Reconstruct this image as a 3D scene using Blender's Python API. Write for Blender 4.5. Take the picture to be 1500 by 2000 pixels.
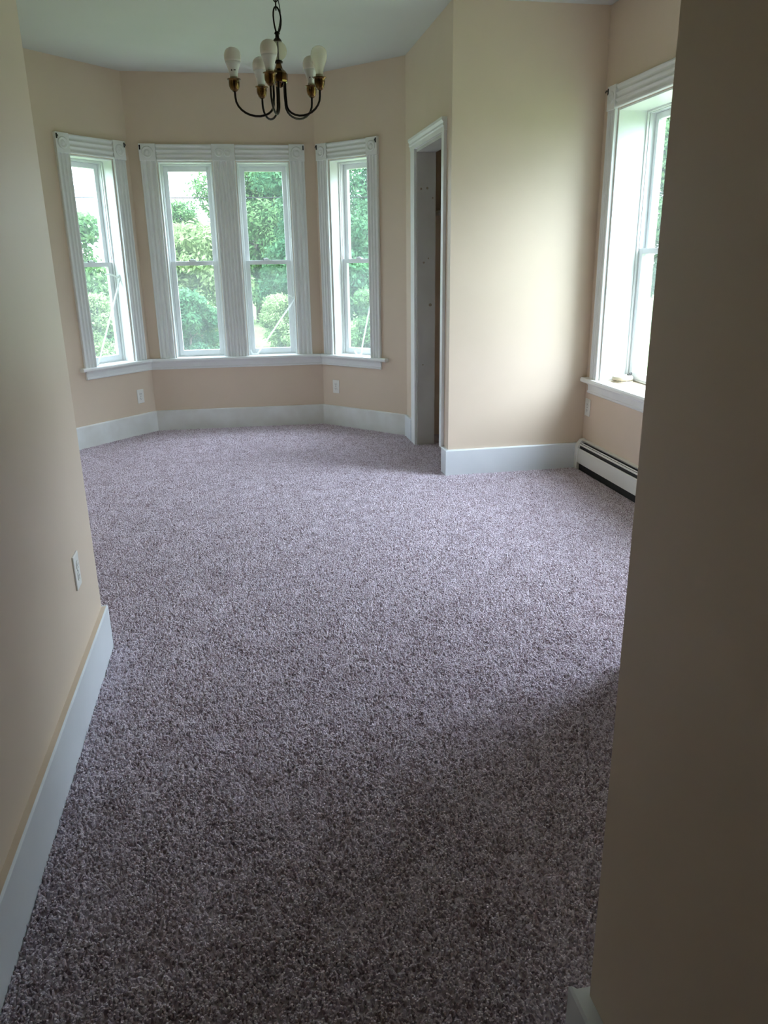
import bpy, bmesh, math, random
import numpy as np
from mathutils import Matrix, Vector

# ------------------------------------------------------------------ clear
for o in list(bpy.data.objects): bpy.data.objects.remove(o)
SC = bpy.context.scene
COL = SC.collection
random.seed(7); RNG = np.random.default_rng(11)

# ------------------------------------------------------------------ camera
EYE = 1.38
cam_d = bpy.data.cameras.new('camera'); cam = bpy.data.objects.new('camera', cam_d); COL.objects.link(cam)
R = ((0.982627, 0.070806, -0.171552), (-0.185051, 0.303425, -0.934714), (-0.014131, 0.950221, 0.311256))
M = Matrix([list(R[0]) + [0], list(R[1]) + [0], list(R[2]) + [EYE], [0, 0, 0, 1]])
cam.matrix_world = M
cam_d.sensor_fit = 'VERTICAL'; cam_d.sensor_height = 36.0; cam_d.sensor_width = 27.0
cam_d.lens = 1500.0 / 2000.0 * 36.0
cam_d.clip_start = 0.02; cam_d.clip_end = 300
SC.camera = cam

# ------------------------------------------------------------------ sky (even, bright overcast)
SKY = 24.0       # zenith; an overcast sky falls to a third of it at the horizon
w = bpy.data.worlds.new('overcast_sky'); SC.world = w; w.use_nodes = True
bg = w.node_tree.nodes['Background']
bg.inputs['Color'].default_value = (0.87, 0.965, 1.15, 1); bg.inputs['Strength'].default_value = SKY
_n = w.node_tree.nodes; _l = w.node_tree.links
_tc = _n.new('ShaderNodeTexCoord'); _sx = _n.new('ShaderNodeSeparateXYZ'); _l.new(_tc.outputs['Generated'], _sx.inputs[0])
_mx = _n.new('ShaderNodeMath'); _mx.operation = 'MAXIMUM'; _mx.inputs[1].default_value = 0; _l.new(_sx.outputs['Z'], _mx.inputs[0])
_ma = _n.new('ShaderNodeMath'); _ma.operation = 'MULTIPLY_ADD'; _ma.inputs[1].default_value = SKY * 2 / 3; _ma.inputs[2].default_value = SKY / 3
_l.new(_mx.outputs[0], _ma.inputs[0]); _l.new(_ma.outputs[0], bg.inputs['Strength'])
try:
    w.cycles.sampling_method = 'MANUAL'; w.cycles.sample_map_resolution = 256
except Exception: pass

# sun behind thin cloud: very wide and soft, from the right, a little behind the camera
sun_d = bpy.data.lights.new('veiled_sun', 'SUN'); sun_d.energy = 19.0; sun_d.angle = math.radians(80); sun_d.color = (.87, .965, 1.15)
sun = bpy.data.objects.new('veiled_sun', sun_d); COL.objects.link(sun)
SAZ, SEL = math.radians(-22), math.radians(53)
sun.rotation_euler = Vector((math.cos(SAZ) * math.cos(SEL), math.sin(SAZ) * math.cos(SEL), math.sin(SEL))).to_track_quat('Z', 'Y').to_euler()

vs = SC.view_settings
vs.view_transform = 'Standard'; vs.look = 'None'; vs.gamma = 1.0; vs.use_curve_mapping = False
vs.exposure = 0.0
cy = SC.cycles
cy.max_bounces = 14; cy.diffuse_bounces = 7; cy.glossy_bounces = 4; cy.transmission_bounces = 8; cy.transparent_max_bounces = 24
cy.use_denoising = True; cy.use_adaptive_sampling = True; cy.adaptive_threshold = .015; cy.sample_clamp_indirect = 8.0; cy.caustics_reflective = False; cy.caustics_refractive = False

# ------------------------------------------------------------------ materials
def nd(nt, t, **k):
    n = nt.nodes.new(t)
    for a, b in k.items(): setattr(n, a, b)
    return n
def mat_plain(name, col, rough=0.5, metal=0.0, spec=0.5, noise=0.0, nscale=6.0, bump=0.0, bscale=200.0, col2=None):
    m = bpy.data.materials.new(name); m.use_nodes = True; nt = m.node_tree; p = nt.nodes['Principled BSDF']
    p.inputs['Roughness'].default_value = rough; p.inputs['Metallic'].default_value = metal
    p.inputs['Specular IOR Level'].default_value = spec
    p.inputs['Base Color'].default_value = (*col, 1)
    tc = nd(nt, 'ShaderNodeTexCoord')
    c2 = col2 or tuple(c * (1 - noise) for c in col)
    n = nd(nt, 'ShaderNodeTexNoise'); n.inputs['Scale'].default_value = nscale; n.inputs['Detail'].default_value = 5
    nt.links.new(tc.outputs['Object'], n.inputs['Vector'])
    rmp = nd(nt, 'ShaderNodeValToRGB'); rmp.color_ramp.elements[0].position = .35; rmp.color_ramp.elements[1].position = .65
    rmp.color_ramp.elements[0].color = (*c2, 1); rmp.color_ramp.elements[1].color = (*col, 1)
    nt.links.new(n.outputs['Fac'], rmp.inputs['Fac']); nt.links.new(rmp.outputs['Color'], p.inputs['Base Color'])
    if bump:
        b = nd(nt, 'ShaderNodeTexNoise'); b.inputs['Scale'].default_value = bscale; b.inputs['Detail'].default_value = 3
        nt.links.new(tc.outputs['Object'], b.inputs['Vector'])
        bp = nd(nt, 'ShaderNodeBump'); bp.inputs['Strength'].default_value = bump; bp.inputs['Distance'].default_value = .002
        nt.links.new(b.outputs['Fac'], bp.inputs['Height']); nt.links.new(bp.outputs['Normal'], p.inputs['Normal'])
    return m
MT = {}
MT['wall'] = mat_plain('peach_cream_paint', (.68, .56, .44), .42, noise=.03, nscale=3, bump=.08, bscale=90, spec=.4)
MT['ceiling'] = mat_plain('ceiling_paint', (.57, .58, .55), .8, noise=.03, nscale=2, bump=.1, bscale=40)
MT['trim'] = mat_plain('white_gloss_trim', (.79, .81, .80), .35, noise=.04, nscale=8)
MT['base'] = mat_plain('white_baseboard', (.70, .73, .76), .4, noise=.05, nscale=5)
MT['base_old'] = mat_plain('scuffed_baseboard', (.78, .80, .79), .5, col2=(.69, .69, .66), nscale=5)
MT['vinyl'] = mat_plain('white_vinyl', (.80, .82, .82), .35, noise=.03, nscale=10)
def translucent(m, k):
    nt = m.node_tree; p = nt.nodes['Principled BSDF']; o = nt.nodes['Material Output']
    t = nd(nt, 'ShaderNodeBsdfTranslucent'); t.inputs[0].default_value = (.9, .92, .92, 1); mx = nd(nt, 'ShaderNodeMixShader'); mx.inputs[0].default_value = k
    nt.links.new(p.outputs[0], mx.inputs[1]); nt.links.new(t.outputs[0], mx.inputs[2]); nt.links.new(mx.outputs[0], o.inputs[0])
translucent(MT['vinyl'], .10)  # translucency lifts the sash faces, standing in for camera glare
MT['plate'] = mat_plain('ivory_plastic', (.80, .79, .74), .35, noise=.02)
MT['slot'] = mat_plain('dark_slot', (.03, .03, .03), .6)
MT['black'] = mat_plain('black_steel', (.012, .012, .012), .6)
MT['heater'] = mat_plain('heater_enamel', (.78, .78, .74), .35, noise=.03)
MT['brass'] = mat_plain('antique_brass', (.20, .115, .04), .2, metal=1.0, col2=(.07, .042, .018), nscale=40)
MT['bronze'] = mat_plain('dark_bronze', (.035, .024, .016), .35, metal=.8, col2=(.015, .01, .008), nscale=30)
MT['bulbw'] = mat_plain('led_bulb_white', (.82, .83, .80), .35, noise=.02)
MT['bulbd'] = mat_plain('led_bulb_dome', (.84, .80, .72), .3, noise=.02)
MT['screwb'] = mat_plain('socket_sleeve', (.42, .36, .24), .5, noise=.2)
MT['rod'] = mat_plain('white_rod_translucent', (.88, .88, .86), .3, noise=.03); translucent(MT['rod'], .6)  # strong translucency brightens the rods, standing in for glare
MT['detector'] = mat_plain('aged_ivory_plastic', (.42, .37, .27), .4, noise=.04)
MT['jamb'] = mat_plain('grey_board', (.56, .555, .53), .6, col2=(.50, .49, .46), nscale=4)  # mid grey with a faint mottle
MT['knot'] = mat_plain('knot_stain', (.36, .30, .23), .7)
MT['lawn'] = mat_plain('lawn_grass', (.098, .142, .045), .9, col2=(.07, .105, .034), nscale=1.2, spec=.1)
MT['siding'] = mat_plain('outside_siding', (.6, .6, .58), .7)
MT['bark'] = mat_plain('bark', (.10, .08, .06), .9, noise=.5, nscale=9)
MT['wire'] = mat_plain('cable_black', (.02, .02, .02), .9, spec=.0)

def schlick(nt):
    lw_ = nd(nt, 'ShaderNodeLayerWeight'); pw = nd(nt, 'ShaderNodeMath', operation='POWER'); pw.inputs[1].default_value = 5.0
    lw_.inputs['Blend'].default_value = .5; nt.links.new(lw_.outputs['Facing'], pw.inputs[0])
    ml = nd(nt, 'ShaderNodeMath', operation='MULTIPLY_ADD'); ml.inputs[1].default_value = .55; ml.inputs[2].default_value = .03; nt.links.new(pw.outputs[0], ml.inputs[0]); return ml
def mat_glass(name, haze):
    m = bpy.data.materials.new(name); m.use_nodes = True; nt = m.node_tree; nt.nodes.clear()
    out = nd(nt, 'ShaderNodeOutputMaterial'); tr = nd(nt, 'ShaderNodeBsdfTransparent'); tr.inputs[0].default_value = (.93, .97, .96, 1)
    gl = nd(nt, 'ShaderNodeBsdfGlossy'); gl.inputs['Roughness'].default_value = .02
    fr = schlick(nt)
    mx = nd(nt, 'ShaderNodeMixShader'); nt.links.new(fr.outputs[0], mx.inputs[0]); nt.links.new(tr.outputs[0], mx.inputs[1]); nt.links.new(gl.outputs[0], mx.inputs[2])
    tl = nd(nt, 'ShaderNodeBsdfTranslucent'); tl.inputs[0].default_value = (.85, .95, .92, 1)      # pale translucent film standing in for glare, and for insect-screen haze below
    tc = nd(nt, 'ShaderNodeTexCoord'); n = nd(nt, 'ShaderNodeTexNoise'); n.inputs['Scale'].default_value = 4; nt.links.new(tc.outputs['Object'], n.inputs[0])
    mr = nd(nt, 'ShaderNodeMapRange'); mr.inputs[3].default_value = haze * .8; mr.inputs[4].default_value = haze * 1.2; nt.links.new(n.outputs[0], mr.inputs[0])
    m2 = nd(nt, 'ShaderNodeMixShader'); nt.links.new(mr.outputs[0], m2.inputs[0]); nt.links.new(mx.outputs[0], m2.inputs[1]); nt.links.new(tl.outputs[0], m2.inputs[2])
    nt.links.new(m2.outputs[0], out.inputs[0]); return m
MT['glass_up'] = mat_glass('window_glass', .012); MT['glass_low'] = mat_glass('hazy_window_glass', .024)

def mat_clear(name, tint, dens):
    m = bpy.data.materials.new(name); m.use_nodes = True; nt = m.node_tree; nt.nodes.clear()
    out = nd(nt, 'ShaderNodeOutputMaterial'); tr = nd(nt, 'ShaderNodeBsdfTransparent'); tr.inputs[0].default_value = (*tint, 1)
    gl = nd(nt, 'ShaderNodeBsdfGlossy'); gl.inputs['Roughness'].default_value = .05
    tl = nd(nt, 'ShaderNodeBsdfTranslucent'); tl.inputs[0].default_value = (.9, .88, .80, 1); d2 = nd(nt, 'ShaderNodeBsdfDiffuse'); d2.inputs[0].default_value = (.9, .88, .80, 1)
    df = nd(nt, 'ShaderNodeMixShader'); nt.links.new(tl.outputs[0], df.inputs[1]); nt.links.new(d2.outputs[0], df.inputs[2])
    fr = schlick(nt)
    m1 = nd(nt, 'ShaderNodeMixShader'); m1.inputs[0].default_value = dens; nt.links.new(tr.outputs[0], m1.inputs[1]); nt.links.new(df.outputs[0], m1.inputs[2])
    m2 = nd(nt, 'ShaderNodeMixShader'); nt.links.new(fr.outputs[0], m2.inputs[0]); nt.links.new(m1.outputs[0], m2.inputs[1]); nt.links.new(gl.outputs[0], m2.inputs[2])
    nt.links.new(m2.outputs[0], out.inputs[0]); return m
MT['ball'] = mat_clear('smoky_glass_ball', (.92, .88, .78), .22); MT['bulbc'] = mat_clear('frosted_clear_bulb', (.96, .95, .88), .42)

def mat_leaf(name, c1, c2):
    m = bpy.data.materials.new(name); m.use_nodes = True; nt = m.node_tree; nt.nodes.clear()
    out = nd(nt, 'ShaderNodeOutputMaterial'); d = nd(nt, 'ShaderNodeBsdfDiffuse'); t = nd(nt, 'ShaderNodeBsdfTranslucent')
    tc = nd(nt, 'ShaderNodeTexCoord'); n = nd(nt, 'ShaderNodeTexNoise'); n.inputs['Scale'].default_value = 2.2; n.inputs['Detail'].default_value = 6; n.inputs['Roughness'].default_value = .7
    nt.links.new(tc.outputs['Object'], n.inputs[0])
    r = nd(nt, 'ShaderNodeValToRGB'); r.color_ramp.elements[0].position = .38; r.color_ramp.elements[1].position = .62
    r.color_ramp.elements[0].color = (*c1, 1); r.color_ramp.elements[1].color = (*c2, 1); nt.links.new(n.outputs[0], r.inputs[0])
    nt.links.new(r.outputs[0], d.inputs[0]); nt.links.new(r.outputs[0], t.inputs[0])
    mx = nd(nt, 'ShaderNodeMixShader'); mx.inputs[0].default_value = .35
    nt.links.new(d.outputs[0], mx.inputs[1]); nt.links.new(t.outputs[0], mx.inputs[2]); nt.links.new(mx.outputs[0], out.inputs[0]); return m
MT['leaf_deep'] = mat_leaf('leaf_deep', (.028, .076, .040), (.068, .14, .062))
MT['leaf_mid'] = mat_leaf('leaf_mid', (.048, .108, .043), (.105, .175, .066))
MT['leaf_pale'] = mat_leaf('leaf_pale', (.095, .155, .06), (.18, .235, .105))

def mat_carpet(name, per_tuft):
    m = bpy.data.materials.new(name); m.use_nodes = True; nt = m.node_tree; p = nt.nodes['Principled BSDF']
    p.inputs['Roughness'].default_value = .95; p.inputs['Specular IOR Level'].default_value = .15
    p.inputs['Sheen Weight'].default_value = .12; p.inputs['Sheen Roughness'].default_value = .6
    g = nd(nt, 'ShaderNodeNewGeometry')
    n = nd(nt, 'ShaderNodeTexNoise'); n.inputs['Scale'].default_value = 9; n.inputs['Detail'].default_value = 6; n.inputs['Roughness'].default_value = .75
    nt.links.new(g.outputs['Position'], n.inputs[0])
    r = nd(nt, 'ShaderNodeValToRGB'); e = r.color_ramp.elements
    e[0].position = .32; e[0].color = (.38, .295, .325, 1); e[1].position = .68; e[1].color = (.78, .70, .77, 1)
    x = e.new(.5); x.color = (.61, .54, .60, 1)
    if per_tuft:
        oi = nd(nt, 'ShaderNodeObjectInfo'); ma = nd(nt, 'ShaderNodeMix'); ma.data_type = 'FLOAT'; ma.inputs[0].default_value = .45
        nt.links.new(n.outputs[0], ma.inputs[2]); nt.links.new(oi.outputs['Random'], ma.inputs[3]); nt.links.new(ma.outputs[0], r.inputs[0])
    else: nt.links.new(n.outputs[0], r.inputs[0])
    nt.links.new(r.outputs[0], p.inputs['Base Color']); return m
MT['carpet'] = mat_carpet('mauve_carpet_pile', True); MT['backing'] = mat_carpet('mauve_carpet_ground', False)

# ------------------------------------------------------------------ mesh helpers
class MB:
    def __init__(s): s.v = []; s.f = []; s.sm = []
    def add(s, vs, fs, smooth=False):
        o = len(s.v); s.v += [tuple(map(float, p)) for p in vs]; s.f += [tuple(i + o for i in f) for f in fs]; s.sm += [smooth] * len(fs); return s
    def hexa(s, p):    # 8 points: bottom ring 0-3, top ring 4-7
        return s.add(p, [(3, 2, 1, 0), (4, 5, 6, 7), (0, 1, 5, 4), (1, 2, 6, 5), (2, 3, 7, 6), (3, 0, 4, 7)])
    def box(s, x0, x1, y0, y1, z0, z1):
        return s.hexa([(x0, y0, z0), (x1, y0, z0), (x1, y1, z0), (x0, y1, z0), (x0, y0, z1), (x1, y0, z1), (x1, y1, z1), (x0, y1, z1)])
    def loft(s, rings, smooth=False, caps=True, closed=True):
        n = len(rings[0]); vs = [p for r in rings for p in r]; fs = []
        for i in range(len(rings) - 1):
            for j in range(n if closed else n - 1):
                k = (j + 1) % n; fs.append((i * n + j, i * n + k, (i + 1) * n + k, (i + 1) * n + j))
        s.add(vs, fs, smooth)
        if caps:
            o = len(s.v) - len(vs); s.f += [tuple(o + j for j in reversed(range(n))), tuple(o + (len(rings) - 1) * n + j for j in range(n))]; s.sm += [False, False]
        return s
    def lathe(s, prof, c=(0, 0, 0), n=20, axis=None, smooth=True):
        rings = []
        ax = Vector(axis).normalized() if axis is not None else Vector((0, 0, 1))
        q = Vector((0, 0, 1)).rotation_difference(ax)
        for r, z in prof:
            rings.append([tuple(Vector(c) + q @ Vector((r * math.cos(2 * math.pi * k / n), r * math.sin(2 * math.pi * k / n), z))) for k in range(n)])
        return s.loft(rings, smooth)
    def tube(s, pts, r, n=8, smooth=True, closed=False):
        P = [Vector(p) for p in pts]; rings = []; up = None
        m = len(P)
        for i in range(m):
            a = P[(i - 1) % m] if (closed or i) else P[0]; b = P[(i + 1) % m] if (closed or i < m - 1) else P[-1]
            t = (b - a).normalized()
            if up is None:
                up = Vector((0, 0, 1)) if abs(t.z) < .9 else Vector((1, 0, 0))
            x = t.cross(up); x = x.normalized() if x.length > 1e-6 else Vector((1, 0, 0)); up = x.cross(t).normalized()
            rr = r[i] if isinstance(r, (list, tuple)) else r
            rings.append([tuple(P[i] + (x * math.cos(2 * math.pi * k / n) + up * math.sin(2 * math.pi * k / n)) * rr) for k in range(n)])
        if closed: rings.append(rings[0]); return s.loft(rings, smooth, caps=False)
        return s.loft(rings, smooth)
    def build(s, name, mat, parent=None, bevel=0):
        me = bpy.data.meshes.new(name); me.from_pydata(s.v, [], s.f); me.polygons.foreach_set('use_smooth', s.sm)
        bm = bmesh.new(); bm.from_mesh(me); bmesh.ops.recalc_face_normals(bm, faces=bm.faces); bm.to_mesh(me); bm.free()
        me.materials.append(MT[mat]); o = bpy.data.objects.new(name, me); COL.objects.link(o)
        if parent is not None:
            o.parent = parent
            o.matrix_parent_inverse = parent.matrix_basis.inverted()
        if bevel:
            b = o.modifiers.new('edge', 'BEVEL'); b.width = bevel; b.segments = 2; b.limit_method = 'ANGLE'; b.angle_limit = .7
        return o
def tag(o, label, cat, group=None, kind=None):
    o['label'] = label; o['category'] = cat
    if group: o['group'] = group
    if kind: o['kind'] = kind
    return o
def empty(name, loc=(0, 0, 0)):
    o = bpy.data.objects.new(name, None); COL.objects.link(o); o.location = loc; o.empty_display_size = .05; return o

class Frame:           # a wall: s along it, n into the room, z up
    def __init__(f, A, B):
        f.A = Vector(A); d = Vector(B) - f.A; f.L = d.length; f.d = d.normalized(); f.n = Vector((f.d.y, -f.d.x))
    def p(f, s, n, z): q = f.A + f.d * s + f.n * n; return (q.x, q.y, z)
    def box(f, mb, s0, s1, n0, n1, z0, z1):
        return mb.hexa([f.p(s0, n0, z0), f.p(s1, n0, z0), f.p(s1, n1, z0), f.p(s0, n1, z0), f.p(s0, n0, z1), f.p(s1, n0, z1), f.p(s1, n1, z1), f.p(s0, n1, z1)])
    def ring(f, mb, s0, s1, z0, z1, n0, n1, wl, wr, wb, wt):
        f.box(mb, s0, s0 + wl, n0, n1, z0, z1); f.box(mb, s1 - wr, s1, n0, n1, z0, z1)
        if wb: f.box(mb, s0 + wl, s1 - wr, n0, n1, z0, z0 + wb)
        if wt: f.box(mb, s0 + wl, s1 - wr, n0, n1, z1 - wt, z1)
        return mb

def miter(P, i, off, closed=False):
    """offset of polyline point i by off to the room side (right of travel)"""
    n = len(P); v = Vector(P[i])
    def nr(a, b):
        d = (Vector(b) - Vector(a)).normalized(); return Vector((d.y, -d.x))
    hasp = closed or i > 0; hasn = closed or i < n - 1
    offs = off if isinstance(off, tuple) else (off, off)
    if hasp and hasn:
        n1 = nr(P[i - 1], P[i]); n2 = nr(P[i], P[(i + 1) % n])
        det = n1.x * n2.y - n1.y * n2.x
        if abs(det) < 1e-6: return v + n1 * offs[0]
        x = (offs[0] * n2.y - offs[1] * n1.y) / det; y = (n1.x * offs[1] - n2.x * offs[0]) / det
        return v + Vector((x, y))
    return v + (nr(P[i - 1], P[i]) if hasp else nr(P[i], P[i + 1])) * (offs[0] if hasp else offs[1])

# ------------------------------------------------------------------ room shell
CEIL = 2.78; HEAD = 2.15; SILL = 0.61
XR = 2.288
ROOM = [(-.567, -5.0), (-.567, 2.755), (-1.33, 2.755), (-1.33, 6.21), (-.74, 6.86), (.72, 6.80), (1.33, 6.13), (1.332, 4.85), (XR, 4.85), (XR, 2.22), (1.32, 2.22), (1.32, .92), (.517, .92), (.517, -5.0)]
names = ['wall_hall_left', 'wall_left_return', 'wall_left', 'wall_bay_left', 'wall_bay_back', 'wall_bay_right', 'wall_closet', 'wall_alcove_back', 'wall_right', 'wall_right_near', 'wall_right_side', 'wall_right_return', 'wall_hall_right', 'wall_hall_back']
thick = [.12, .12, .18, .20, .20, .20, .137, .12, .30, .12, .12, .12, .12, .12]
labels = ['cream painted wall close by on the left with an outlet', 'cream wall end turning the corner beyond the near left wall', 'cream side wall left of the bay',
          'cream wall of the bay around its left window', 'cream wall of the bay around the twin windows', 'cream wall of the bay around its right window',
          'cream wall with the narrow doorway right of the bay', 'peach wall lit from the side between doorway and right window', 'peach wall around the deep window above the heater',
          'cream wall closing the right alcove towards the camera', 'cream side wall between the alcove and the near right wall', 'peach wall turning the corner behind the near right wall', 'dark shaded wall filling the right edge of the picture', 'cream wall closing the hallway behind the camera']
FR = [Frame(ROOM[i], ROOM[(i + 1) % 14]) for i in range(14)]
BL, BC, BR, DW, CF, RW = FR[3], FR[4], FR[5], FR[6], FR[7], FR[8]
# openings (s0,s1,z0,z1) measured along each wall
fixL = BL.L - .8711
W_L = (.315 + fixL, .708 + fixL); W_C1 = (.215, .641); W_C2 = (.826, 1.251); W_R = (.146, .545)
W_S = (.187, 1.02); W_S2 = (1.70, 2.50)
ZS_R = (.62, 2.205)
DOOR = (6.13 - 5.776, 6.13 - 5.015)
OPEN = {3: [(*W_L, SILL, HEAD)], 4: [(*W_C1, SILL, HEAD), (*W_C2, SILL, HEAD)], 5: [(*W_R, SILL, HEAD)], 6: [(*DOOR, -.02, 2.12)],
        8: [(*W_S, *ZS_R), (*W_S2, *ZS_R)]}
for i in range(14):
    f = FR[i]; mb = MB()
    oa = miter(ROOM, i, (-thick[i - 1], -thick[i]), True); ob = miter(ROOM, (i + 1) % 14, (-thick[i], -thick[(i + 1) % 14]), True)
    sa = (oa - f.A).dot(f.d); sb = (ob - f.A).dot(f.d); t = thick[i]
    ss = sorted({0.0, f.L, *[x for o in OPEN.get(i, []) for x in o[:2]]}); zs = sorted({-.02, CEIL, *[x for o in OPEN.get(i, []) for x in o[2:]]})
    for a, b in zip(ss, ss[1:]):
        for c, d in zip(zs, zs[1:]):
            if any(o[0] <= a + 1e-6 and b <= o[1] + 1e-6 and o[2] <= c + 1e-6 and d <= o[3] + 1e-6 for o in OPEN.get(i, [])): continue
            a2 = sa if a == 0 else a; b2 = sb if b == f.L else b
            mb.hexa([f.p(a, 0, c), f.p(b, 0, c), f.p(b2, -t, c), f.p(a2, -t, c), f.p(a, 0, d), f.p(b, 0, d), f.p(b2, -t, d), f.p(a2, -t, d)])
    tag(mb.build(names[i], 'wall'), labels[i], 'wall', kind='structure')

def slab(pts, z0, z1, name, mat):
    mb = MB(); mb.loft([[(p[0], p[1], z0) for p in pts], [(p[0], p[1], z1) for p in pts]]); return mb.build(name, mat)
CLX = (1.332 + .137, XR + .3); CLY = (4.97, 6.13)
hull = [(-.69, -5.12), (-.69, 2.63), (-1.52, 2.63), (-1.52, 6.30), (-.83, 7.07), (.81, 7.01), (1.45, 6.33), (2.75, 6.33), (2.75, .80), (.65, .80), (.65, -5.12)]
tag(slab(hull, -.35, -.011, 'floor', 'backing'), 'wall to wall mauve grey carpet floor', 'floor', kind='structure')
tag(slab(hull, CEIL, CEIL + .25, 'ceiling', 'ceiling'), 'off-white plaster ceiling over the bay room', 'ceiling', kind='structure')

# closet behind the doorway
cl = MB(); cl.box(CLX[0], 2.70, 6.13, 6.25, -.02, CEIL); cl.box(2.588, 2.70, 4.85, 6.13, -.02, CEIL)
tag(cl.build('wall_closet_inside', 'wall'), 'dim inner walls seen through the narrow doorway', 'wall', kind='structure')

# baseboards: one board for each wall, mitred
def board(i, s0, s1, name, mat, label, h=.17, t=.02, m0=True, m1=True):
    f = FR[i]; P = ROOM
    prof = [(0, -.012), (t, -.012), (t, h - .006), (t - .004, h), (0, h)]
    def end(s, idx, on):
        r = []
        for n, z in prof:
            if on: q = miter(P, idx % 14, n, True); r.append((q.x, q.y, z))
            else: r.append(f.p(s, n, z))
        return r
    mb = MB(); mb.loft([end(s0, i, m0), end(s1, i + 1, m1)])
    return tag(mb.build(name, mat), label, 'baseboard', kind='structure')
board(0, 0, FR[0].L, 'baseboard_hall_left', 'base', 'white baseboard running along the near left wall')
_cap = MB(); _cap.loft([[FR[0].p(q, n, z) for n, z in ((0, .1695), (.0155, .1695), (.0155, .1715), (0, .1715))] for q in (0, FR[0].L + .004)])
_cap.build('painted_top_edge', 'wall', bpy.data.objects['baseboard_hall_left'])
board(1, 0, 0, 'baseboard_left_return', 'base', 'white baseboard returning round the left wall end')
board(2, 0, 0, 'baseboard_left', 'base_old', 'white baseboard along the side wall left of the bay')
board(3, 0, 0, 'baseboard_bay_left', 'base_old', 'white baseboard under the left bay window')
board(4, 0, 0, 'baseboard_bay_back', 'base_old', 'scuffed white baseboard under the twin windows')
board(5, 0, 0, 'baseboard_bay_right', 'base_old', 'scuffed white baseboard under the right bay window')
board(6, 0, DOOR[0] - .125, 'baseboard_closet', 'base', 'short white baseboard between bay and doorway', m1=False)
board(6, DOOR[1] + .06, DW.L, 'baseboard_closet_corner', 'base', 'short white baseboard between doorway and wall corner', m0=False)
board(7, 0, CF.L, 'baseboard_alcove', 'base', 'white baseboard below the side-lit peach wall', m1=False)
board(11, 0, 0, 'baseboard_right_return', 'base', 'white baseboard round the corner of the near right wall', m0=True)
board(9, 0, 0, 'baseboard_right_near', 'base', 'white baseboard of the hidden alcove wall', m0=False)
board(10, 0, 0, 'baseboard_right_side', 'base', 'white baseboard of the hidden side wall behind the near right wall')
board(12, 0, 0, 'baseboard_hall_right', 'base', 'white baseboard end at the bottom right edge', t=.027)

# ------------------------------------------------------------------ windows
def reed(wd, t=.022, nfl=3):
    """fluted casing section across its width: (u, n)"""
    e = .011; g = .005; fw = (wd - 2 * e - (nfl - 1) * g) / nfl; pts = [(0, 0), (0, t - .003), (.003, t)]
    u = e
    for k in range(nfl):
        for j in range(6):
            a = math.pi * j / 5; pts.append((u + fw * j / 5, t - .009 * math.sin(a)))
        u += fw + g
    pts += [(wd - .003, t), (wd, t - .003), (wd, 0)]
    return pts
def casing_v(f, s, wd, z0, z1, parent, nfl=3):
    pr = reed(wd, nfl=nfl); mb = MB(); mb.loft([[f.p(s + u, n, z) for u, n in pr] for z in (z0, z1)]); return mb.build('side_casing', 'trim', parent)
def casing_h(f, s0, s1, z, hgt, parent):
    pr = reed(hgt, t=.024); mb = MB(); mb.loft([[f.p(s, n, z + u) for u, n in pr] for s in (s0, s1)]); return mb.build('head_casing', 'trim', parent)
def block(f, s0, s1, z0, z1, parent, rings=1, mark=0):
    mb = MB(); f.box(mb, s0, s1, 0, .028, z0, z1); b = mb.build('corner_block', 'trim', parent, bevel=.002)
    rr = min((s1 - s0) / rings, z1 - z0) * .36
    for k in range(rings):
        sc = (s0 + s1) / 2 + (k - (rings - 1) / 2) * rr * 2.05
        prof = [(rr, 0), (rr, .004), (rr * .88, .008), (rr * .72, .008), (rr * .62, .001), (rr * .42, .001), (rr * .36, .006), (rr * .15, .009), (.0008, .009)]
        MB().lathe(prof, f.p(sc, .0275, (z0 + z1) / 2), 22, (f.n.x, f.n.y, 0)).build('rosette', 'trim', b)
    if mark:     # leftover curtain hook in the outer corner
        s = s0 + .010 if mark < 0 else s1 - .010; zt = z1 - .022
        mb = MB(); mb.tube([f.p(s, .026, zt), f.p(s, .042, zt), f.p(s, .044, zt - .012)], .0032, 6); f.box(mb, s - .005, s + .005, .027, .031, zt - .022, zt + .012)
        mb.build('curtain_hook', 'black', b)
    return b
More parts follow.
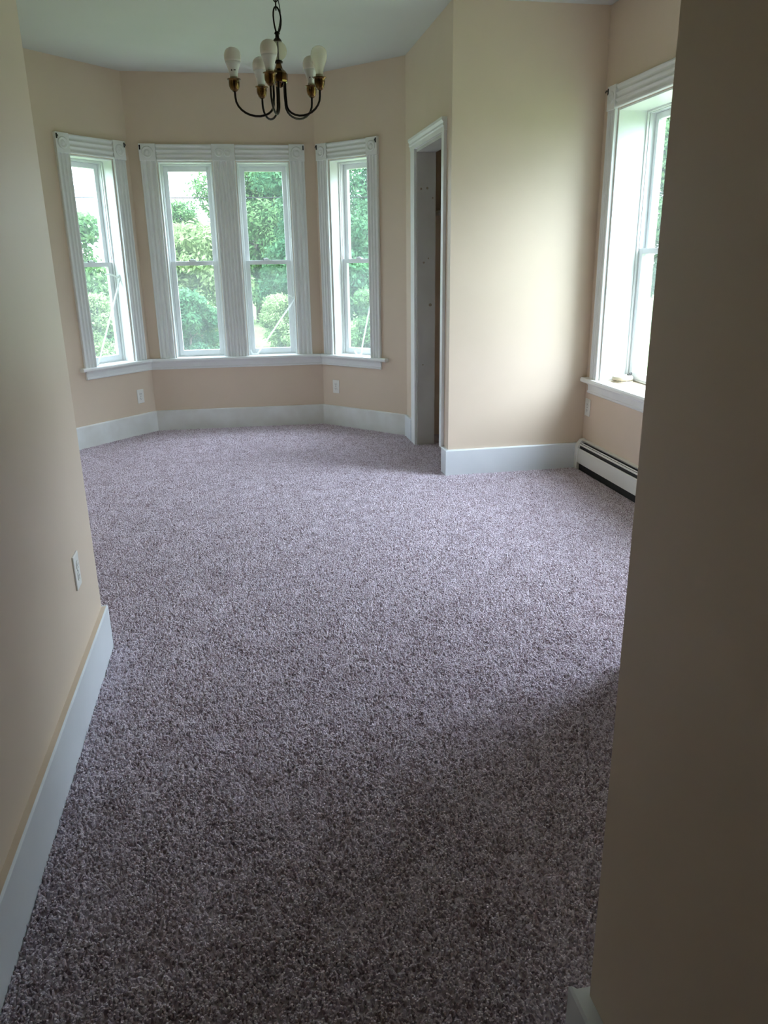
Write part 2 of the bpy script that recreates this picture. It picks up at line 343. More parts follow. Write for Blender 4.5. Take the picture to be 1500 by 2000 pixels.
def window(name, f, op, z0, z1, dd, label, t_wall, wl, wr, head=True, block_l=None, block_r=None, casing_l=True, casing_r=True, top=2.275, cas_z0=.615):
    """double-hung window: dd = depth from wall face to the inner face of the sash"""
    s0, s1 = op; r = empty(name, f.p((s0 + s1) / 2, -dd, z0)); tag(r, label, 'window', kind='structure')
    bh = top - z1
    bpy.context.view_layer.update()
    if casing_l: casing_v(f, s0 - wl, wl - .004, cas_z0, z1 + .004, r)
    if casing_r: casing_v(f, s1 + .004, wr - .004, cas_z0, z1 + .004, r)
    if head: casing_h(f, s0, s1, z1 + .004, bh - .008, r)
    if block_l: block(f, s0 - wl - .003, s0 - .002, z1, top, r, *block_l)
    if block_r: block(f, s1 + .002, s1 + wr + .003, z1, top, r, *block_r)
    # jamb boards lining the reveal
    for a, b in ((s0, s0 + .010), (s1 - .010, s1)):
        mb = MB(); f.box(mb, a, b, -t_wall, -.001, z0, z1); mb.build('jamb', 'trim', r, bevel=.0015)
    mb = MB(); f.box(mb, s0 + .01, s1 - .01, -t_wall, -.001, z1 - .010, z1); mb.build('head_jamb', 'trim', r, bevel=.0015)
    mb = MB(); f.box(mb, s0 + .01, s1 - .01, -t_wall - .03, -dd - .005, z0 - .03, z0 + .008); mb.build('outer_sill', 'vinyl', r)
    a, b, c, d = s0 + .010, s1 - .010, z0 + .004, z1 - .010
    mb = MB(); f.ring(mb, a, b, c, d, -dd + .0, -dd + .013, .011, .011, 0, .011); mb.build('stop', 'trim', r, bevel=.002)
    mb = MB(); f.ring(mb, a, b, c, d, -dd - .075, -dd - .001, .015, .015, .010, .015); mb.build('window_frame', 'vinyl', r, bevel=.0015)
    a += .016; b -= .016; c += .011; d -= .016; zm = (z0 + z1) / 2 - .001
    mb = MB(); f.ring(mb, a, b, c, zm + .017, -dd - .034, -dd - .004, .034, .034, .042, .034); lo = mb.build('lower_sash', 'vinyl', r, bevel=.002)
    mb = MB(); f.box(mb, a + .033, b - .033, -dd - .021, -dd - .017, c + .041, zm - .016); mb.build('pane', 'glass_low', lo)
    mb = MB(); f.ring(mb, a, b, zm - .017, d, -dd - .070, -dd - .038, .034, .034, .034, .036); up = mb.build('upper_sash', 'vinyl', r, bevel=.002)
    mb = MB(); f.box(mb, a + .033, b - .033, -dd - .056, -dd - .052, zm + .016, d - .035); mb.build('pane', 'glass_up', up)
    sm = (a + b) / 2 - .01
    mb = MB(); f.box(mb, sm - .024, sm + .024, -dd - .030, -dd - .008, zm + .017, zm + .024); mb.tube([f.p(sm + .016, -dd - .019, zm + .026), f.p(sm, -dd - .016, zm + .031), f.p(sm - .026, -dd - .007, zm + .027)], .0045, 6)
    lk = mb.build('sash_lock', 'vinyl', lo)
    mb = MB(); f.box(mb, sm - .032, sm - .022, -dd - .026, -dd - .014, zm + .017, zm + .030); mb.build('latch_tip', 'slot', lo)
    # light portal: only tells the renderer where the daylight enters, gives off no light
    L = bpy.data.lights.new('daylight_portal', 'AREA'); L.shape = 'RECTANGLE'; L.size = s1 - s0; L.size_y = z1 - z0
    lo_ = bpy.data.objects.new('daylight_portal', L); COL.objects.link(lo_)
    q = Vector((f.n.x, f.n.y, 0)).to_track_quat('-Z', 'Z'); lo_.matrix_world = Matrix.Translation(f.p((s0 + s1) / 2, -t_wall - .04, (z0 + z1) / 2)) @ q.to_matrix().to_4x4()
    L.cycles.is_portal = True
    return r
window('window_1', BL, W_L, SILL, HEAD, .115, 'narrow double-hung window in the left side of the bay', .20, .113, .113, block_l=(1, -1), block_r=(1, 1), top=2.285)
w2 = window('window_2', BC, W_C1, SILL, HEAD, .085, 'left one of the twin windows in the back of the bay', .20, .127, .10, block_l=(1, -1), casing_r=False)
w3 = window('window_3', BC, W_C2, SILL, HEAD, .085, 'right one of the twin windows in the back of the bay', .20, .10, .124, block_r=(1, 1), casing_l=False)
casing_v(BC, .645, .177, .615, HEAD + .004, w2, nfl=6); block(BC, .643, .824, HEAD, 2.275, w2, 2)
window('window_4', BR, W_R, SILL, HEAD, .115, 'narrow double-hung window in the right side of the bay', .20, .107, .107, block_l=(1, -1), block_r=(1, 1), top=2.275)
window('window_5', RW, W_S, *ZS_R, .19, 'deep white window above the heater, cut by the near wall', .30, .10, .10, block_l=(1, -1), block_r=(1, 1), top=2.335)
window('window_6', RW, W_S2, *ZS_R, .19, 'second deep window of the right wall, hidden behind the near wall', .30, .10, .10, block_l=(1, -1), block_r=(1, 1), top=2.335)

# window boards (stool) and aprons
def sweep(P, prof):
    rings = []
    for i in range(len(P)):
        rings.append([(*(lambda q: (q.x, q.y))(miter(P, i, n)), z) for n, z in prof])
    return MB().loft(rings)
def xy(f, s): q = f.A + f.d * s; return (q.x, q.y)
bayP = [xy(BL, .16 + fixL), ROOM[4], ROOM[5], xy(BR, .722)]
st = sweep(bayP, [(0, .588), (.042, .588), (.050, .595), (.050, .608), (.044, .615), (0, .615)])
for f, op, dd in ((BL, W_L, .115), (BC, W_C1, .085), (BC, W_C2, .085), (BR, W_R, .115)): f.box(st, op[0] + .0005, op[1] - .0005, -dd - .003, .002, .592, .6145)
tag(st.build('trim_1', 'trim'), 'white window board running round all bay windows', 'window sill', kind='structure')
aprP = [xy(BL, .205 + fixL), ROOM[4], ROOM[5], xy(BR, .655)]
tag(sweep(aprP, [(0, .522), (.016, .522), (.022, .528), (.022, .536), (.016, .541), (.018, .575), (.028, .587), (0, .587)]).build('trim_2', 'trim'), 'moulded white apron below the bay window board', 'trim', kind='structure')
for k, (a, b) in enumerate(((.012, 1.12), (1.57, 2.61))):
    st = sweep([xy(RW, a), xy(RW, b)], [(0, .588), (.042, .588), (.050, .595), (.050, .608), (.044, .619), (0, .619)])
    op = (W_S, W_S2)[k]; RW.box(st, op[0] + .0005, op[1] - .0005, -.193, .002, .592, .6185)
    tag(st.build(f'trim_{3 + 2 * k}', 'trim'), ('white window board under the smoke detector', 'white window board hidden behind the near right wall')[k], 'window sill', kind='structure')
    tag(sweep([xy(RW, a + .055), xy(RW, b - .055)], [(0, .522), (.016, .522), (.022, .528), (.022, .536), (.016, .541), (.018, .575), (.030, .587), (0, .587)]).build(f'trim_{4 + 2 * k}', 'trim'),
        ('moulded white apron above the heater', 'moulded white apron hidden behind the near right wall')[k], 'trim', kind='structure')

# ------------------------------------------------------------------ doorway right of the bay
dr = empty('door_1', DW.p((DOOR[0] + DOOR[1]) / 2, 0, 0)); tag(dr, 'narrow open doorway with white casing right of the bay', 'doorway', kind='structure'); bpy.context.view_layer.update()
d0, d1 = DOOR
mb = MB(); DW.box(mb, d0 - .118, d0, 0, .018, -.011, 2.125); mb.build('side_casing', 'trim', dr, bevel=.002)
mb = MB(); DW.box(mb, d1, d1 + .055, 0, .020, .16, 2.125); mb.build('side_casing', 'trim', dr, bevel=.002)
mb = MB(); pr = [(2.12, 0), (2.12, .020), (2.145, .022), (2.152, .028), (2.165, .024), (2.18, .034), (2.195, .036), (2.195, 0)]
mb.loft([[DW.p(s, n, z) for z, n in pr] for s in (d0 - .125, d1 + .060)]); mb.build('head_casing', 'trim', dr)
mb = MB(); DW.box(mb, d0 - .001, d0 + .018, -.137, 0, -.008, 2.10); jb = mb.build('jamb', 'jamb', dr)
for u, z, r in ((.03, 1.86, .008), (.075, 1.865, .009), (.115, 1.80, .006), (.05, 1.36, .008), (.085, 1.39, .006), (.10, 1.06, .012), (.045, .62, .006)):
    MB().lathe([(r, 0), (r * .9, .0015), (.0005, .002)], DW.p(d0 + .0178, -u, z), 10, (DW.d.x, DW.d.y, 0)).build('knot', 'knot', jb)
mb = MB(); DW.box(mb, d1 - .018, d1 + .001, -.137, 0, -.008, 2.10); mb.build('jamb', 'jamb', dr)
mb = MB(); DW.box(mb, d0, d1, -.137, 0, 2.10, 2.121); mb.build('head_jamb', 'jamb', dr)
sh = MB(); sh.box(1.50, 2.588, 5.75, 6.13, 1.70, 1.72); tag(sh.build('closet_shelf', 'jamb'), 'plain shelf in the dark beyond the narrow doorway', 'shelf')

# ------------------------------------------------------------------ carpet pile (uncountable tufts)
cp = bpy.data.meshes.new('carpet_pile')
poly = [(-.545, .55), (-.545, 2.775), (-1.31, 2.775), (-1.31, 6.20), (-.73, 6.84), (.71, 6.78), (1.31, 6.13), (1.31, 5.78), (1.75, 5.78), (1.75, 5.02), (1.31, 5.02), (1.31, 4.83), (2.235, 4.83), (2.235, 2.24), (1.30, 2.24), (1.30, .94), (.49, .94), (.49, .55)]
cp.from_pydata([(x, y, -.010) for x, y in poly], [], [tuple(reversed(range(len(poly))))]); cp.materials.append(MT['carpet'])
bm = bmesh.new(); bm.from_mesh(cp); bmesh.ops.triangulate(bm, faces=bm.faces); bmesh.ops.recalc_face_normals(bm, faces=bm.faces)
for fc in bm.faces:
    if fc.normal.z < 0: fc.normal_flip()
bm.to_mesh(cp); bm.free()
pile = bpy.data.objects.new('carpet_pile', cp); COL.objects.link(pile)
tag(pile, 'mauve grey twisted pile of the fitted carpet', 'carpet', kind='stuff')
ng = bpy.data.node_groups.new('pile_tufts', 'GeometryNodeTree')
ng.interface.new_socket('Geometry', in_out='INPUT', socket_type='NodeSocketGeometry'); ng.interface.new_socket('Geometry', in_out='OUTPUT', socket_type='NodeSocketGeometry')
gi = ng.nodes.new('NodeGroupInput'); go = ng.nodes.new('NodeGroupOutput'); LK = ng.links.new
dp = ng.nodes.new('GeometryNodeDistributePointsOnFaces'); dp.inputs['Density'].default_value = 34000; LK(gi.outputs[0], dp.inputs['Mesh'])
cone = ng.nodes.new('GeometryNodeMeshCone'); cone.inputs['Vertices'].default_value = 5; cone.inputs['Side Segments'].default_value = 1
cone.inputs['Radius Top'].default_value = .0021; cone.inputs['Radius Bottom'].default_value = .0036; cone.inputs['Depth'].default_value = .0100
sm_ = ng.nodes.new('GeometryNodeSetMaterial'); sm_.inputs['Material'].default_value = MT['carpet']; LK(cone.outputs['Mesh'], sm_.inputs[0])
pos = ng.nodes.new('GeometryNodeInputPosition')
nz = ng.nodes.new('ShaderNodeTexNoise'); nz.inputs['Scale'].default_value = 2.2; nz.inputs['Detail'].default_value = 4; LK(pos.outputs[0], nz.inputs['Vector'])
sub = ng.nodes.new('ShaderNodeVectorMath'); sub.operation = 'SUBTRACT'; sub.inputs[1].default_value = (.5, .5, .5); LK(nz.outputs['Color'], sub.inputs[0])
scl = ng.nodes.new('ShaderNodeVectorMath'); scl.operation = 'MULTIPLY'; scl.inputs[1].default_value = (3.3, 3.3, 0); LK(sub.outputs[0], scl.inputs[0])
rv = ng.nodes.new('FunctionNodeRandomValue'); rv.data_type = 'FLOAT_VECTOR'; rv.inputs[0].default_value = (-.55, -.55, 0); rv.inputs[1].default_value = (.55, .55, 6.283)
ad = ng.nodes.new('ShaderNodeVectorMath'); ad.operation = 'ADD'; LK(scl.outputs[0], ad.inputs[0]); LK(rv.outputs[0], ad.inputs[1])
rs = ng.nodes.new('FunctionNodeRandomValue'); rs.data_type = 'FLOAT'; rs.inputs[2].default_value = .75; rs.inputs[3].default_value = 1.2
io = ng.nodes.new('GeometryNodeInstanceOnPoints'); LK(dp.outputs['Points'], io.inputs['Points']); LK(sm_.outputs[0], io.inputs['Instance']); LK(ad.outputs[0], io.inputs['Rotation']); LK(rs.outputs[1], io.inputs['Scale'])
LK(io.outputs[0], go.inputs[0])
gm = pile.modifiers.new('tufts', 'NODES'); gm.node_group = ng

# ------------------------------------------------------------------ chandelier
CX, CY = .227, 3.31
ch = empty('chandelier', (CX, CY, 1.92)); tag(ch, 'small antique brass chandelier with five bare bulbs hanging from a chain', 'chandelier'); bpy.context.view_layer.update()
hub = MB().lathe([(.004, 2.012), (.012, 2.016), (.018, 2.026), (.030, 2.030), (.032, 2.036), (.032, 2.060), (.026, 2.068), (.016, 2.076), (.011, 2.090), (.009, 2.098), (.002, 2.098)], (CX, CY, 0), 10, smooth=False).build('hub', 'brass', ch)
MB().lathe([(.005, 2.094), (.016, 2.096), (.017, 2.102), (.010, 2.106), (.004, 2.106)], (CX, CY, 0), 16).build('lower_cap', 'bronze', ch)
ball = [(.006, 2.104)] + [(.0335 * math.sin(a), 2.137 - .0335 * math.cos(a)) for a in [math.pi * k / 14 for k in range(1, 14)]] + [(.006, 2.170)]
MB().lathe(ball, (CX, CY, 0), 24).build('glass_ball', 'ball', ch)
MB().lathe([(.0035, 2.10), (.0035, 2.172)], (CX, CY, 0), 8).build('rod', 'bronze', ch)
MB().lathe([(.003, 2.167), (.017, 2.168), (.014, 2.174), (.008, 2.180), (.007, 2.190), (.011, 2.193), (.008, 2.200), (.002, 2.202)], (CX, CY, 0), 16).build('upper_cap', 'bronze', ch)
lp = [(CX + .017 * math.sin(a) * (.55 + .45 * math.cos(a / 2 - .9)), CY + .002, 2.238 - .044 * math.cos(a)) for a in [2 * math.pi * k / 20 for k in range(20)]]
MB().tube(lp, .0032, 7, closed=True).build('hanging_loop', 'bronze', ch)
z = 2.286; k = 0
while z < 2.72:
    pts = []
    for q in range(14):
        a = 2 * math.pi * q / 14; u = .0085 * math.cos(a); v = .0165 * math.sin(a)
        pts.append((CX + (u if k % 2 else .0), CY + (0 if k % 2 else u), z + v))
    MB().tube(pts, .0024, 6, closed=True).build('chain_link', 'bronze', ch); z += .0265; k += 1
cd = [(CX + .004 + .012 * math.sin(t * 14), CY + .010 * math.cos(t * 11), 2.20 + t * .53) for t in [j / 50 for j in range(51)]]
MB().tube(cd, .0018, 5).build('cord', 'wire', ch)
MB().lathe([(.001, 2.70), (.012, 2.702), (.02, 2.735), (.055, 2.76), (.06, 2.779), (.001, 2.779)], (CX, CY, 0), 24).build('canopy', 'brass', ch)
for q, ph in enumerate((-15, 57, 129, 201, 273)):
    a = math.radians(ph); ux, uy = math.sin(a), -math.cos(a); R_ = .171; TZ = .05 * uy * R_
    def P(r, z): return (CX + ux * r, CY + uy * r, z + .05 * uy * r)
    pts = [P(.024, 2.030), P(.024, 1.985), P(.026, 1.965)]
    for j in range(0, 13):
        t = math.pi + math.pi * j / 12; pts.append(P(.098 + .072 * math.cos(t), 1.955 + .052 * math.sin(t) + .02 * (j / 12)))
    pts.append(P(R_, 2.004)); MB().tube(pts, .0042, 8).build('arm', 'bronze', ch)
    c = P(R_, 0)
    sk = MB().lathe([(.0045, 1.993), (.010, 1.996), (.0165, 2.004), (.0198, 2.013), (.0205, 2.024), (.0205, 2.0335), (.0255, 2.0345), (.0258, 2.037), (.020, 2.037), (.018, 2.030), (.002, 2.029)], (c[0], c[1], TZ), 18).build('socket_cup', 'brass', ch)
    MB().lathe([(.002, 2.028), (.0145, 2.029), (.0145, 2.047), (.002, 2.048)], (c[0], c[1], TZ), 14).build('socket_sleeve', 'screwb', sk)
    zb = 2.044 + TZ
    if q == 1:
        pf = [(.002, 0), (.0135, 0), (.0142, .012), (.0172, .024), (.023, .038), (.0285, .052), (.0306, .066), (.0290, .079), (.0228, .089), (.0120, .0955), (.0008, .0975)]
        b = MB().lathe([(r, zb + h_) for r, h_ in pf], (c[0], c[1], 0), 22).build('bulb', 'bulbc', ch); b['label'] = 'clear frosted glass bulb'
        MB().tube([(c[0] - .010, c[1], zb + .066), (c[0] - .004, c[1], zb + .072), (c[0] + .004, c[1], zb + .072), (c[0] + .010, c[1], zb + .066)], .0008, 5).build('filament', 'wire', b)
    else:
        pf = [(.002, 0), (.0145, 0), (.0156, .010), (.0182, .020), (.0222, .032), (.0264, .043), (.0288, .050), (.0010, .050)]
        b = MB().lathe([(r, zb + h_) for r, h_ in pf], (c[0], c[1], 0), 22).build('bulb', 'bulbw', ch)
        pf = [(.001, .0498), (.0288, .0498), (.0306, .058), (.0312, .067), (.0304, .076), (.0274, .085), (.0212, .0925), (.0115, .0975), (.0008, .099)]
        MB().lathe([(r, zb + h_) for r, h_ in pf], (c[0], c[1], 0), 22).build('dome', 'bulbd', b)
        if q in (2, 4):     # small printed mark on the neck
            mk = MB(); rr = .0189
            for g0, hh in ((-.45, .004), (.05, .0016), (.25, .0016)):
                th = math.radians(-90) + g0
                for dz in (0,):
                    x0, y0 = c[0] + math.cos(th) * rr, c[1] + math.sin(th) * rr; x1, y1 = c[0] + math.cos(th + .2) * rr, c[1] + math.sin(th + .2) * rr
                    zz = zb + .0205; mk.add([(x0, y0, zz - hh), (x1, y1, zz - hh), (x1, y1, zz + hh), (x0, y0, zz + hh)], [(0, 1, 2, 3)])
            mk.build('printed_mark', 'slot', b)

# ------------------------------------------------------------------ outlets
def outlet(f, s, z, label, name='wall_outlet', blank=False):
    r = empty(name, f.p(s, 0, z)); tag(r, label, 'outlet', 'outlets on the walls'); bpy.context.view_layer.update()
    mb = MB(); f.box(mb, s - .035, s + .035, 0, .006, z - .0575, z + .0575); mb.build('cover_plate', 'plate', r, bevel=.002)
    for k in (-1, 1):
        zc = z + k * .0195; mb = MB()
        pts = [(.0165 * math.cos(a) if abs(math.cos(a)) < .8 else .0135 * (1 if math.cos(a) > 0 else -1), .0145 * math.sin(a)) for a in [2 * math.pi * j / 16 for j in range(16)]]
        mb.loft([[f.p(s + u, n, zc + v) for u, v in pts] for n in (.005, .0085)]); rc = mb.build('receptacle', 'plate', r)
        mb = MB(); f.box(mb, s - .0075, s - .0050, .0085, .0089, zc - .002, zc + .007); f.box(mb, s + .0050, s + .0075, .0085, .0089, zc - .001, zc + .006); f.box(mb, s - .002, s + .002, .0085, .0089, zc - .0095, zc - .0055)
        mb.build('slots', 'slot', rc)
    MB().lathe([(.003, 0), (.003, .001), (.0005, .0015)], f.p(s, .006, z), 10, (f.n.x, f.n.y, 0)).build('screw', 'slot', r)
    return r
outlet(FR[0], FR[0].L - .305, .44, 'white outlet on the near left wall above the baseboard')
outlet(BL, .721 + fixL, .318, 'white outlet under the left bay window')
outlet(BR, .149, .338, 'white outlet under the right bay window')
outlet(RW, .055, .42, 'white outlet in the corner between heater and right window')

# ------------------------------------------------------------------ baseboard heater
ht = empty('baseboard_heater', RW.p(1.3, .03, 0)); tag(ht, 'white metal baseboard heater with black slots below the right window', 'heater'); bpy.context.view_layer.update()
h0, h1 = .018, 2.58
mb = MB(); mb.loft([[RW.p(s, n, z) for n, z in ((0, .0), (.004, .0), (.004, .188), (.022, .190), (.026, .196), (.0, .199))] for s in (h0 + .03, h1)]); mb.build('back_panel', 'heater', ht)
mb = MB(); RW.box(mb, h0 + .03, h1, .006, .040, -.008, .176); mb.build('fin_housing', 'black', ht)
mb = MB(); mb.loft([[RW.p(s, n, z) for n, z in ((.031, .179), (.033, .181), (.047, .166), (.045, .163))] for s in (h0 + .045, h1)]); mb.build('damper', 'heater', ht)
mb = MB(); mb.loft([[RW.p(s, n, z) for n, z in ((.046, .143), (.054, .145), (.058, .140), (.058, .046), (.052, .042), (.046, .046))] for s in (h0 + .042, h1)]); mb.build('front_cover', 'heater', ht)
mb = MB(); mb.loft([[RW.p(s, n, z) for n, z in ((.0, -.008), (.062, -.008), (.062, .150), (.050, .172), (.030, .198), (0, .203))] for s in (h0, h0 + .042)]); mb.build('end_cap', 'heater', ht, bevel=.002)

# ------------------------------------------------------------------ smoke detector on the window board
sx, sy, sz_ = 2.405, 4.575, .6188
sd = empty('smoke_detector', (sx, sy, sz_)); tag(sd, 'round ivory smoke detector lying on the right window board', 'smoke detector'); bpy.context.view_layer.update()
MB().lathe([(.001, 0), (.066, 0), (.067, .008), (.060, .010), (.001, .010)], (sx, sy, sz_), 32).build('base', 'detector', sd)
MB().lathe([(.001, .009), (.055, .0095), (.055, .0145), (.001, .0145)], (sx, sy, sz_), 32).build('vent_slot', 'slot', sd)
MB().lathe([(.001, .014), (.064, .0142), (.066, .018), (.064, .034), (.058, .038), (.045, .039), (.042, .042), (.001, .042)], (sx, sy, sz_), 32).build('cover', 'detector', sd)
for a in range(12):
    t = 2 * math.pi * a / 12; mb = MB(); mb.lathe([(.004, .009), (.004, .015)], (sx + .058 * math.cos(t), sy + .058 * math.sin(t), sz_), 6); mb.build('vent_rib', 'detector', sd)
mb = MB(); mb.tube([(sx + .030, sy - .02, sz_ + .042), (sx + .036, sy - .022, sz_ + .056), (sx + .048, sy - .02, sz_ + .060), (sx + .056, sy - .012, sz_ + .048), (sx + .046, sy - .004, sz_ + .043)], .003, 6)
mb.box(sx + .028, sx + .045, sy - .026, sy - .006, sz_ + .042, sz_ + .052); mb.build('wire_plug', 'slot', sd)

# ------------------------------------------------------------------ bent curtain rods left in the bay windows
def rod(f, pts, label):
    P = [Vector(f.p(*p)) for p in pts]; sm = []
    for i in range(len(P) - 1):
        for j in range(6):
            t = j / 6; p0 = P[max(i - 1, 0)]; p1 = P[i]; p2 = P[i + 1]; p3 = P[min(i + 2, len(P) - 1)]
            if (p2 - p1).length > .25: sm.append(p1.lerp(p2, t)); continue
            tt = t * t; t3 = tt * t; sm.append(.5 * ((2 * p1) + (p2 - p0) * t + (2 * p0 - 5 * p1 + 4 * p2 - p3) * tt + (3 * p1 - p0 - 3 * p2 + p3) * t3))
    sm.append(P[-1]); mb = MB(); mb.tube(sm, .0062, 8); tag(mb.build('curtain_rod', 'rod'), label, 'curtain rod', 'bent curtain rods')
rod(BL, [(.595 + fixL, -.105, 1.305), (.640 + fixL, -.085, 1.302), (.676 + fixL, -.06, 1.278), (.684 + fixL, -.055, 1.245), (.385 + fixL, -.045, .645), (.372 + fixL, -.05, .622)], 'white bent curtain rod leaning in the left bay window')
rod(BC, [(1.200, -.075, 1.108), (1.228, -.06, 1.085), (1.232, -.05, 1.058), (.915, -.045, .640), (.890, -.045, .621), (.862, -.05, .624), (.843, -.06, .655)], 'white bent curtain rod leaning across the right twin window')
rod(BR, [(.520, -.095, 1.15), (.502, -.085, 1.10), (.494, -.07, 1.055), (.412, -.05, .700), (.406, -.045, .640), (.385, -.04, .621), (.355, -.045, .622), (.318, -.06, .645)], 'white bent curtain rod leaning in the right bay window')

# ------------------------------------------------------------------ outdoors
GZ = -.75
lw = MB(); lw.add([(-70, -50, GZ), (80, -50, GZ), (80, 90, GZ), (-70, 90, GZ)], [(0, 1, 2, 3)])
tag(lw.build('lawn', 'lawn'), 'green lawn outside the windows', 'lawn', kind='structure')
mb = MB(); mb.loft([[(p[0], p[1], z) for p in [(-.60, -5.05), (-.60, 2.70), (-1.45, 2.70), (-1.45, 6.28), (-.80, 7.0), (.78, 6.95), (1.42, 6.28), (2.6, 6.28), (2.6, .85), (.6, .85), (.6, -5.05)]] for z in (GZ - .02, -.35)])
tag(mb.build('foundation', 'siding'), 'house foundation under the floor', 'foundation', kind='structure')

def leaves_mesh(name, blobs, n, size, mat, seed):
    rg = np.random.default_rng(seed); wts = np.array([b[3] * b[4] * b[5] for b in blobs]) ** .67; wts /= wts.sum()
    ix = rg.choice(len(blobs), n, p=wts); B = np.array(blobs)[ix]
    d = rg.normal(size=(n, 3)); d /= np.linalg.norm(d, axis=1)[:, None]
    rad = (rg.uniform(.3, 1.0, n) ** .6 * rg.choice([1.0, 1.0, 1.25], n))[:, None]; c = B[:, :3] + d * rad * B[:, 3:6]
    nn = d * .7 + rg.normal(size=(n, 3)) * .6 + np.array([0, 0, .35]); nn /= np.linalg.norm(nn, axis=1)[:, None]
    t = np.cross(nn, rg.normal(size=(n, 3))); t /= np.linalg.norm(t, axis=1)[:, None]; b = np.cross(nn, t)
    s = (size * rg.uniform(.6, 1.35, n))[:, None]
    V = np.stack([c - t * s, c + b * s * .42 - t * s * .1, c + t * s - nn * s * .2, c - b * s * .42 - t * s * .1], 1).reshape(-1, 3)
    keep = V.reshape(n, 4, 3)[:, :, 2].min(1) > .02; V = V.reshape(n, 4, 3)[keep].reshape(-1, 3); m = len(V) // 4
    me = bpy.data.meshes.new(name); me.vertices.add(m * 4); me.vertices.foreach_set('co', V.ravel()); me.loops.add(m * 4); me.loops.foreach_set('vertex_index', np.arange(m * 4))
    me.polygons.add(m); me.polygons.foreach_set('loop_start', np.arange(m) * 4); me.update(calc_edges=True); me.materials.append(MT[mat]); return me
def tree_kind(seed, H, W, mat, n, size, bush=False):
    rg = random.Random(seed); blobs = []
    nb = 46 if bush else 64
    for k in range(nb):
        z = rg.uniform(.06, .92) if bush else rg.uniform(.14, .94)
        env = (1 - abs(z - .42) * 1.35) if not bush else (1 - z * .55)
        a = rg.uniform(0, 6.283); r = W * .5 * env * math.sqrt(rg.random()) * .85
        br = W * (rg.uniform(.07, .15) if bush else rg.uniform(.075, .15))
        blobs.append((r * math.cos(a), r * math.sin(a), z * H, br, br, br * rg.uniform(.6, .9)))
    fol = leaves_mesh('foliage', blobs, n, size, mat, seed)
    mb = MB(); tr = W * .018 if bush else W * .03
    mb.tube([(0, 0, -.05), (W * .01, 0, H * .3), (-W * .01, W * .01, H * .62), (0, 0, H * .85)], [tr, tr * .8, tr * .5, tr * .15], 7)
    for b in blobs[::3]:
        z0 = max(.15 * H, b[2] - .18 * H); mb.tube([(0, 0, z0), (b[0] * .6, b[1] * .6, (z0 + b[2]) / 2), (b[0], b[1], b[2])], [tr * .35, tr * .25, tr * .1], 5)
    tk = mb.build('trunk', 'bark'); me = tk.data; bpy.data.objects.remove(tk)
    return fol, me
KIND = {'deep': tree_kind(1, 6.5, 5.2, 'leaf_deep', 42000, .075), 'mid': tree_kind(2, 6.5, 5.0, 'leaf_mid', 42000, .072), 'pale': tree_kind(3, 2.6, 2.8, 'leaf_pale', 17000, .06, True), 'shrub': tree_kind(4, 2.4, 2.8, 'leaf_mid', 17000, .06, True), 'dark_shrub': tree_kind(5, 2.2, 2.6, 'leaf_deep', 17000, .06, True)}
def plant(kind, x, y, sc, rz, name, label, cat, group, szc=1.0):
    r = empty(name, (x, y, GZ)); r.rotation_euler.z = rz; r.scale = (sc, sc, sc * szc); tag(r, label, cat, group)
    for me, nm in zip(KIND[kind], ('foliage', 'trunk')):
        o = bpy.data.objects.new(nm, me); COL.objects.link(o); o.parent = r
    return r
TR = 'trees outside the windows'; BU = 'bushes outside the windows'
plant('mid', .9, 30.0, 1.08, .4, 'leafy_tree', 'green tree rising against the sky in the left twin window', 'tree', TR)
plant('deep', 2.55, 24.6, .95, 2.0, 'leafy_tree', 'tall dark green tree filling the right twin window', 'tree', TR)
plant('deep', 6.7, 30.5, 1.15, 4.2, 'leafy_tree', 'dark tree filling the right bay window', 'tree', TR)
plant('shrub', -4.6, 22.6, 1.5, 1.9, 'bush', 'mid green bush low in the left bay window view', 'bush', BU)
plant('pale', -.85, 21.0, 1.22, 3.3, 'bush', 'pale yellow-green bush behind the left twin window', 'bush', BU)
plant('dark_shrub', 2.35, 20.3, 1.25, 4.4, 'bush', 'dark bush right of the yellow one in the right twin window', 'bush', BU)
plant('dark_shrub', -1.0, 17.4, .72, 5.0, 'bush', 'darker low bush at the foot of the left twin window view', 'bush', BU)
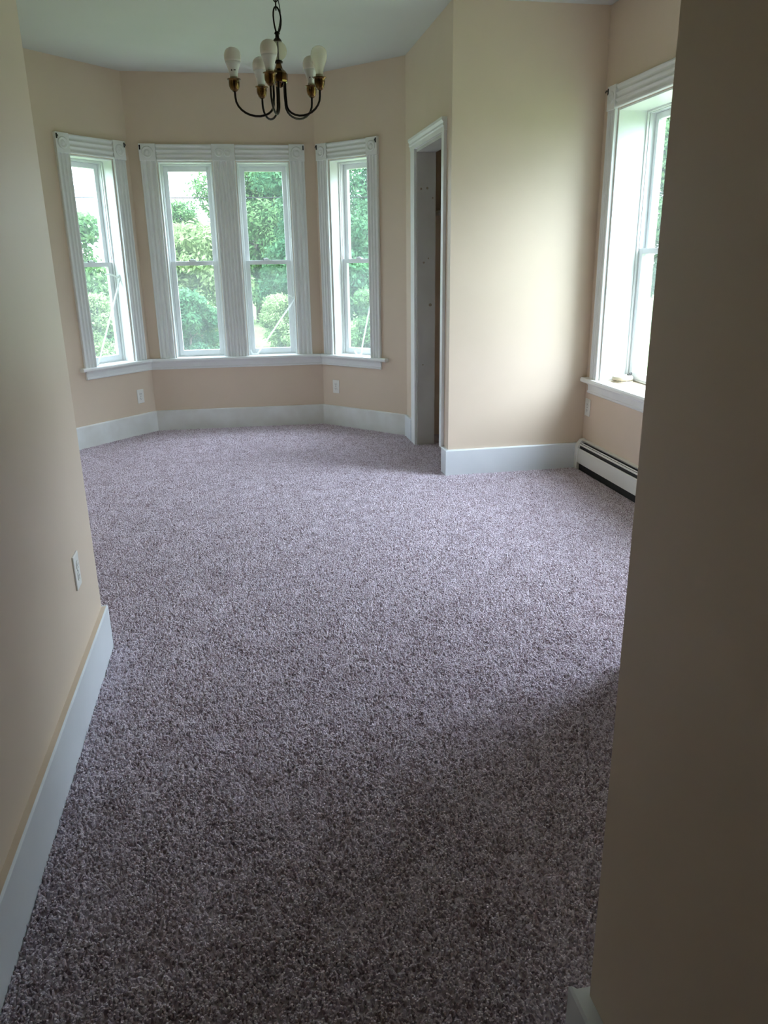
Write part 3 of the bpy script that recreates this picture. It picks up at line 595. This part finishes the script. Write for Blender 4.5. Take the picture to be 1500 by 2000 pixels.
plant('pale', 1.05, 17.4, .58, 2.6, 'bush', 'small yellow-green bush low in the right twin window', 'bush', BU)
plant('shrub', 3.1, 17.0, .68, 5.6, 'bush', 'low green bush at the foot of the right bay window view', 'bush', BU)
plant('pale', -3.1, 17.2, .62, .6, 'bush', 'small pale bush at the foot of the left bay window view', 'bush', BU)
plant('mid', -2.1, 37.0, .75, 2.1, 'leafy_tree', 'distant green tree between sky and pale bush in the left twin window', 'tree', TR)
plant('mid', -6.6, 30.5, .60, 1.1, 'leafy_tree', 'distant low tree behind the left bay window', 'tree', TR)
rr = random.Random(5)
far = [('mid', 13.6, 25.5, 1.3, 'mid green tree seen through the upper right window'), ('deep', 23.0, 30.0, 1.35, 'dark tree behind the mid green one in the right window'),
       ('deep', 17.5, 7.8, 1.4, 'tall dark tree added out of view right of the house to block sky light'), ('mid', 17.5, 15.4, 1.35, 'tall mid green tree added out of view right of the house to block sky light'),  # three unseen tall trees added to hold back low sky light
       ('deep', 19.6, 22.4, 1.15, 'tall dark tree added out of view at the far end of the light-blocking row'), ('mid', 27, -2.5, .8, 'low green tree far beyond the right wall'), ('deep', 26, -9.0, .8, 'low dark tree far beyond the near right wall'),
       ('mid', -13.0, 25.0, .6, 'low tree left of the bay window view'), ('deep', -18.5, 19.5, .8, 'dark tree far left of the bay'), ('mid', -20.0, 13.0, .8, 'mid green tree beyond the left wall'),
       ('deep', -9.5, 47, .85, 'distant dark tree behind the left bay window bushes'), ('deep', -3.8, 48, .8, 'distant dark tree between the left and twin windows'), ('mid', 2.2, 47, .95, 'distant tree low behind the twin windows'), ('deep', 8.4, 47, 1.0, 'distant tree low behind the right bay window')]
for k, x, y, s, lb in far: plant(k, x, y, s, rr.uniform(0, 6.28), 'leafy_tree', lb, 'tree', TR)
mb = MB(); mb.tube([(-14 + j * 1.4, 15.5 + .05 * j, 2.55 + .0022 * (j - 9) ** 2) for j in range(20)], .009, 5)
tag(mb.build('utility_wire', 'wire'), 'thin dark cable crossing the sky outside the left twin window', 'cable')
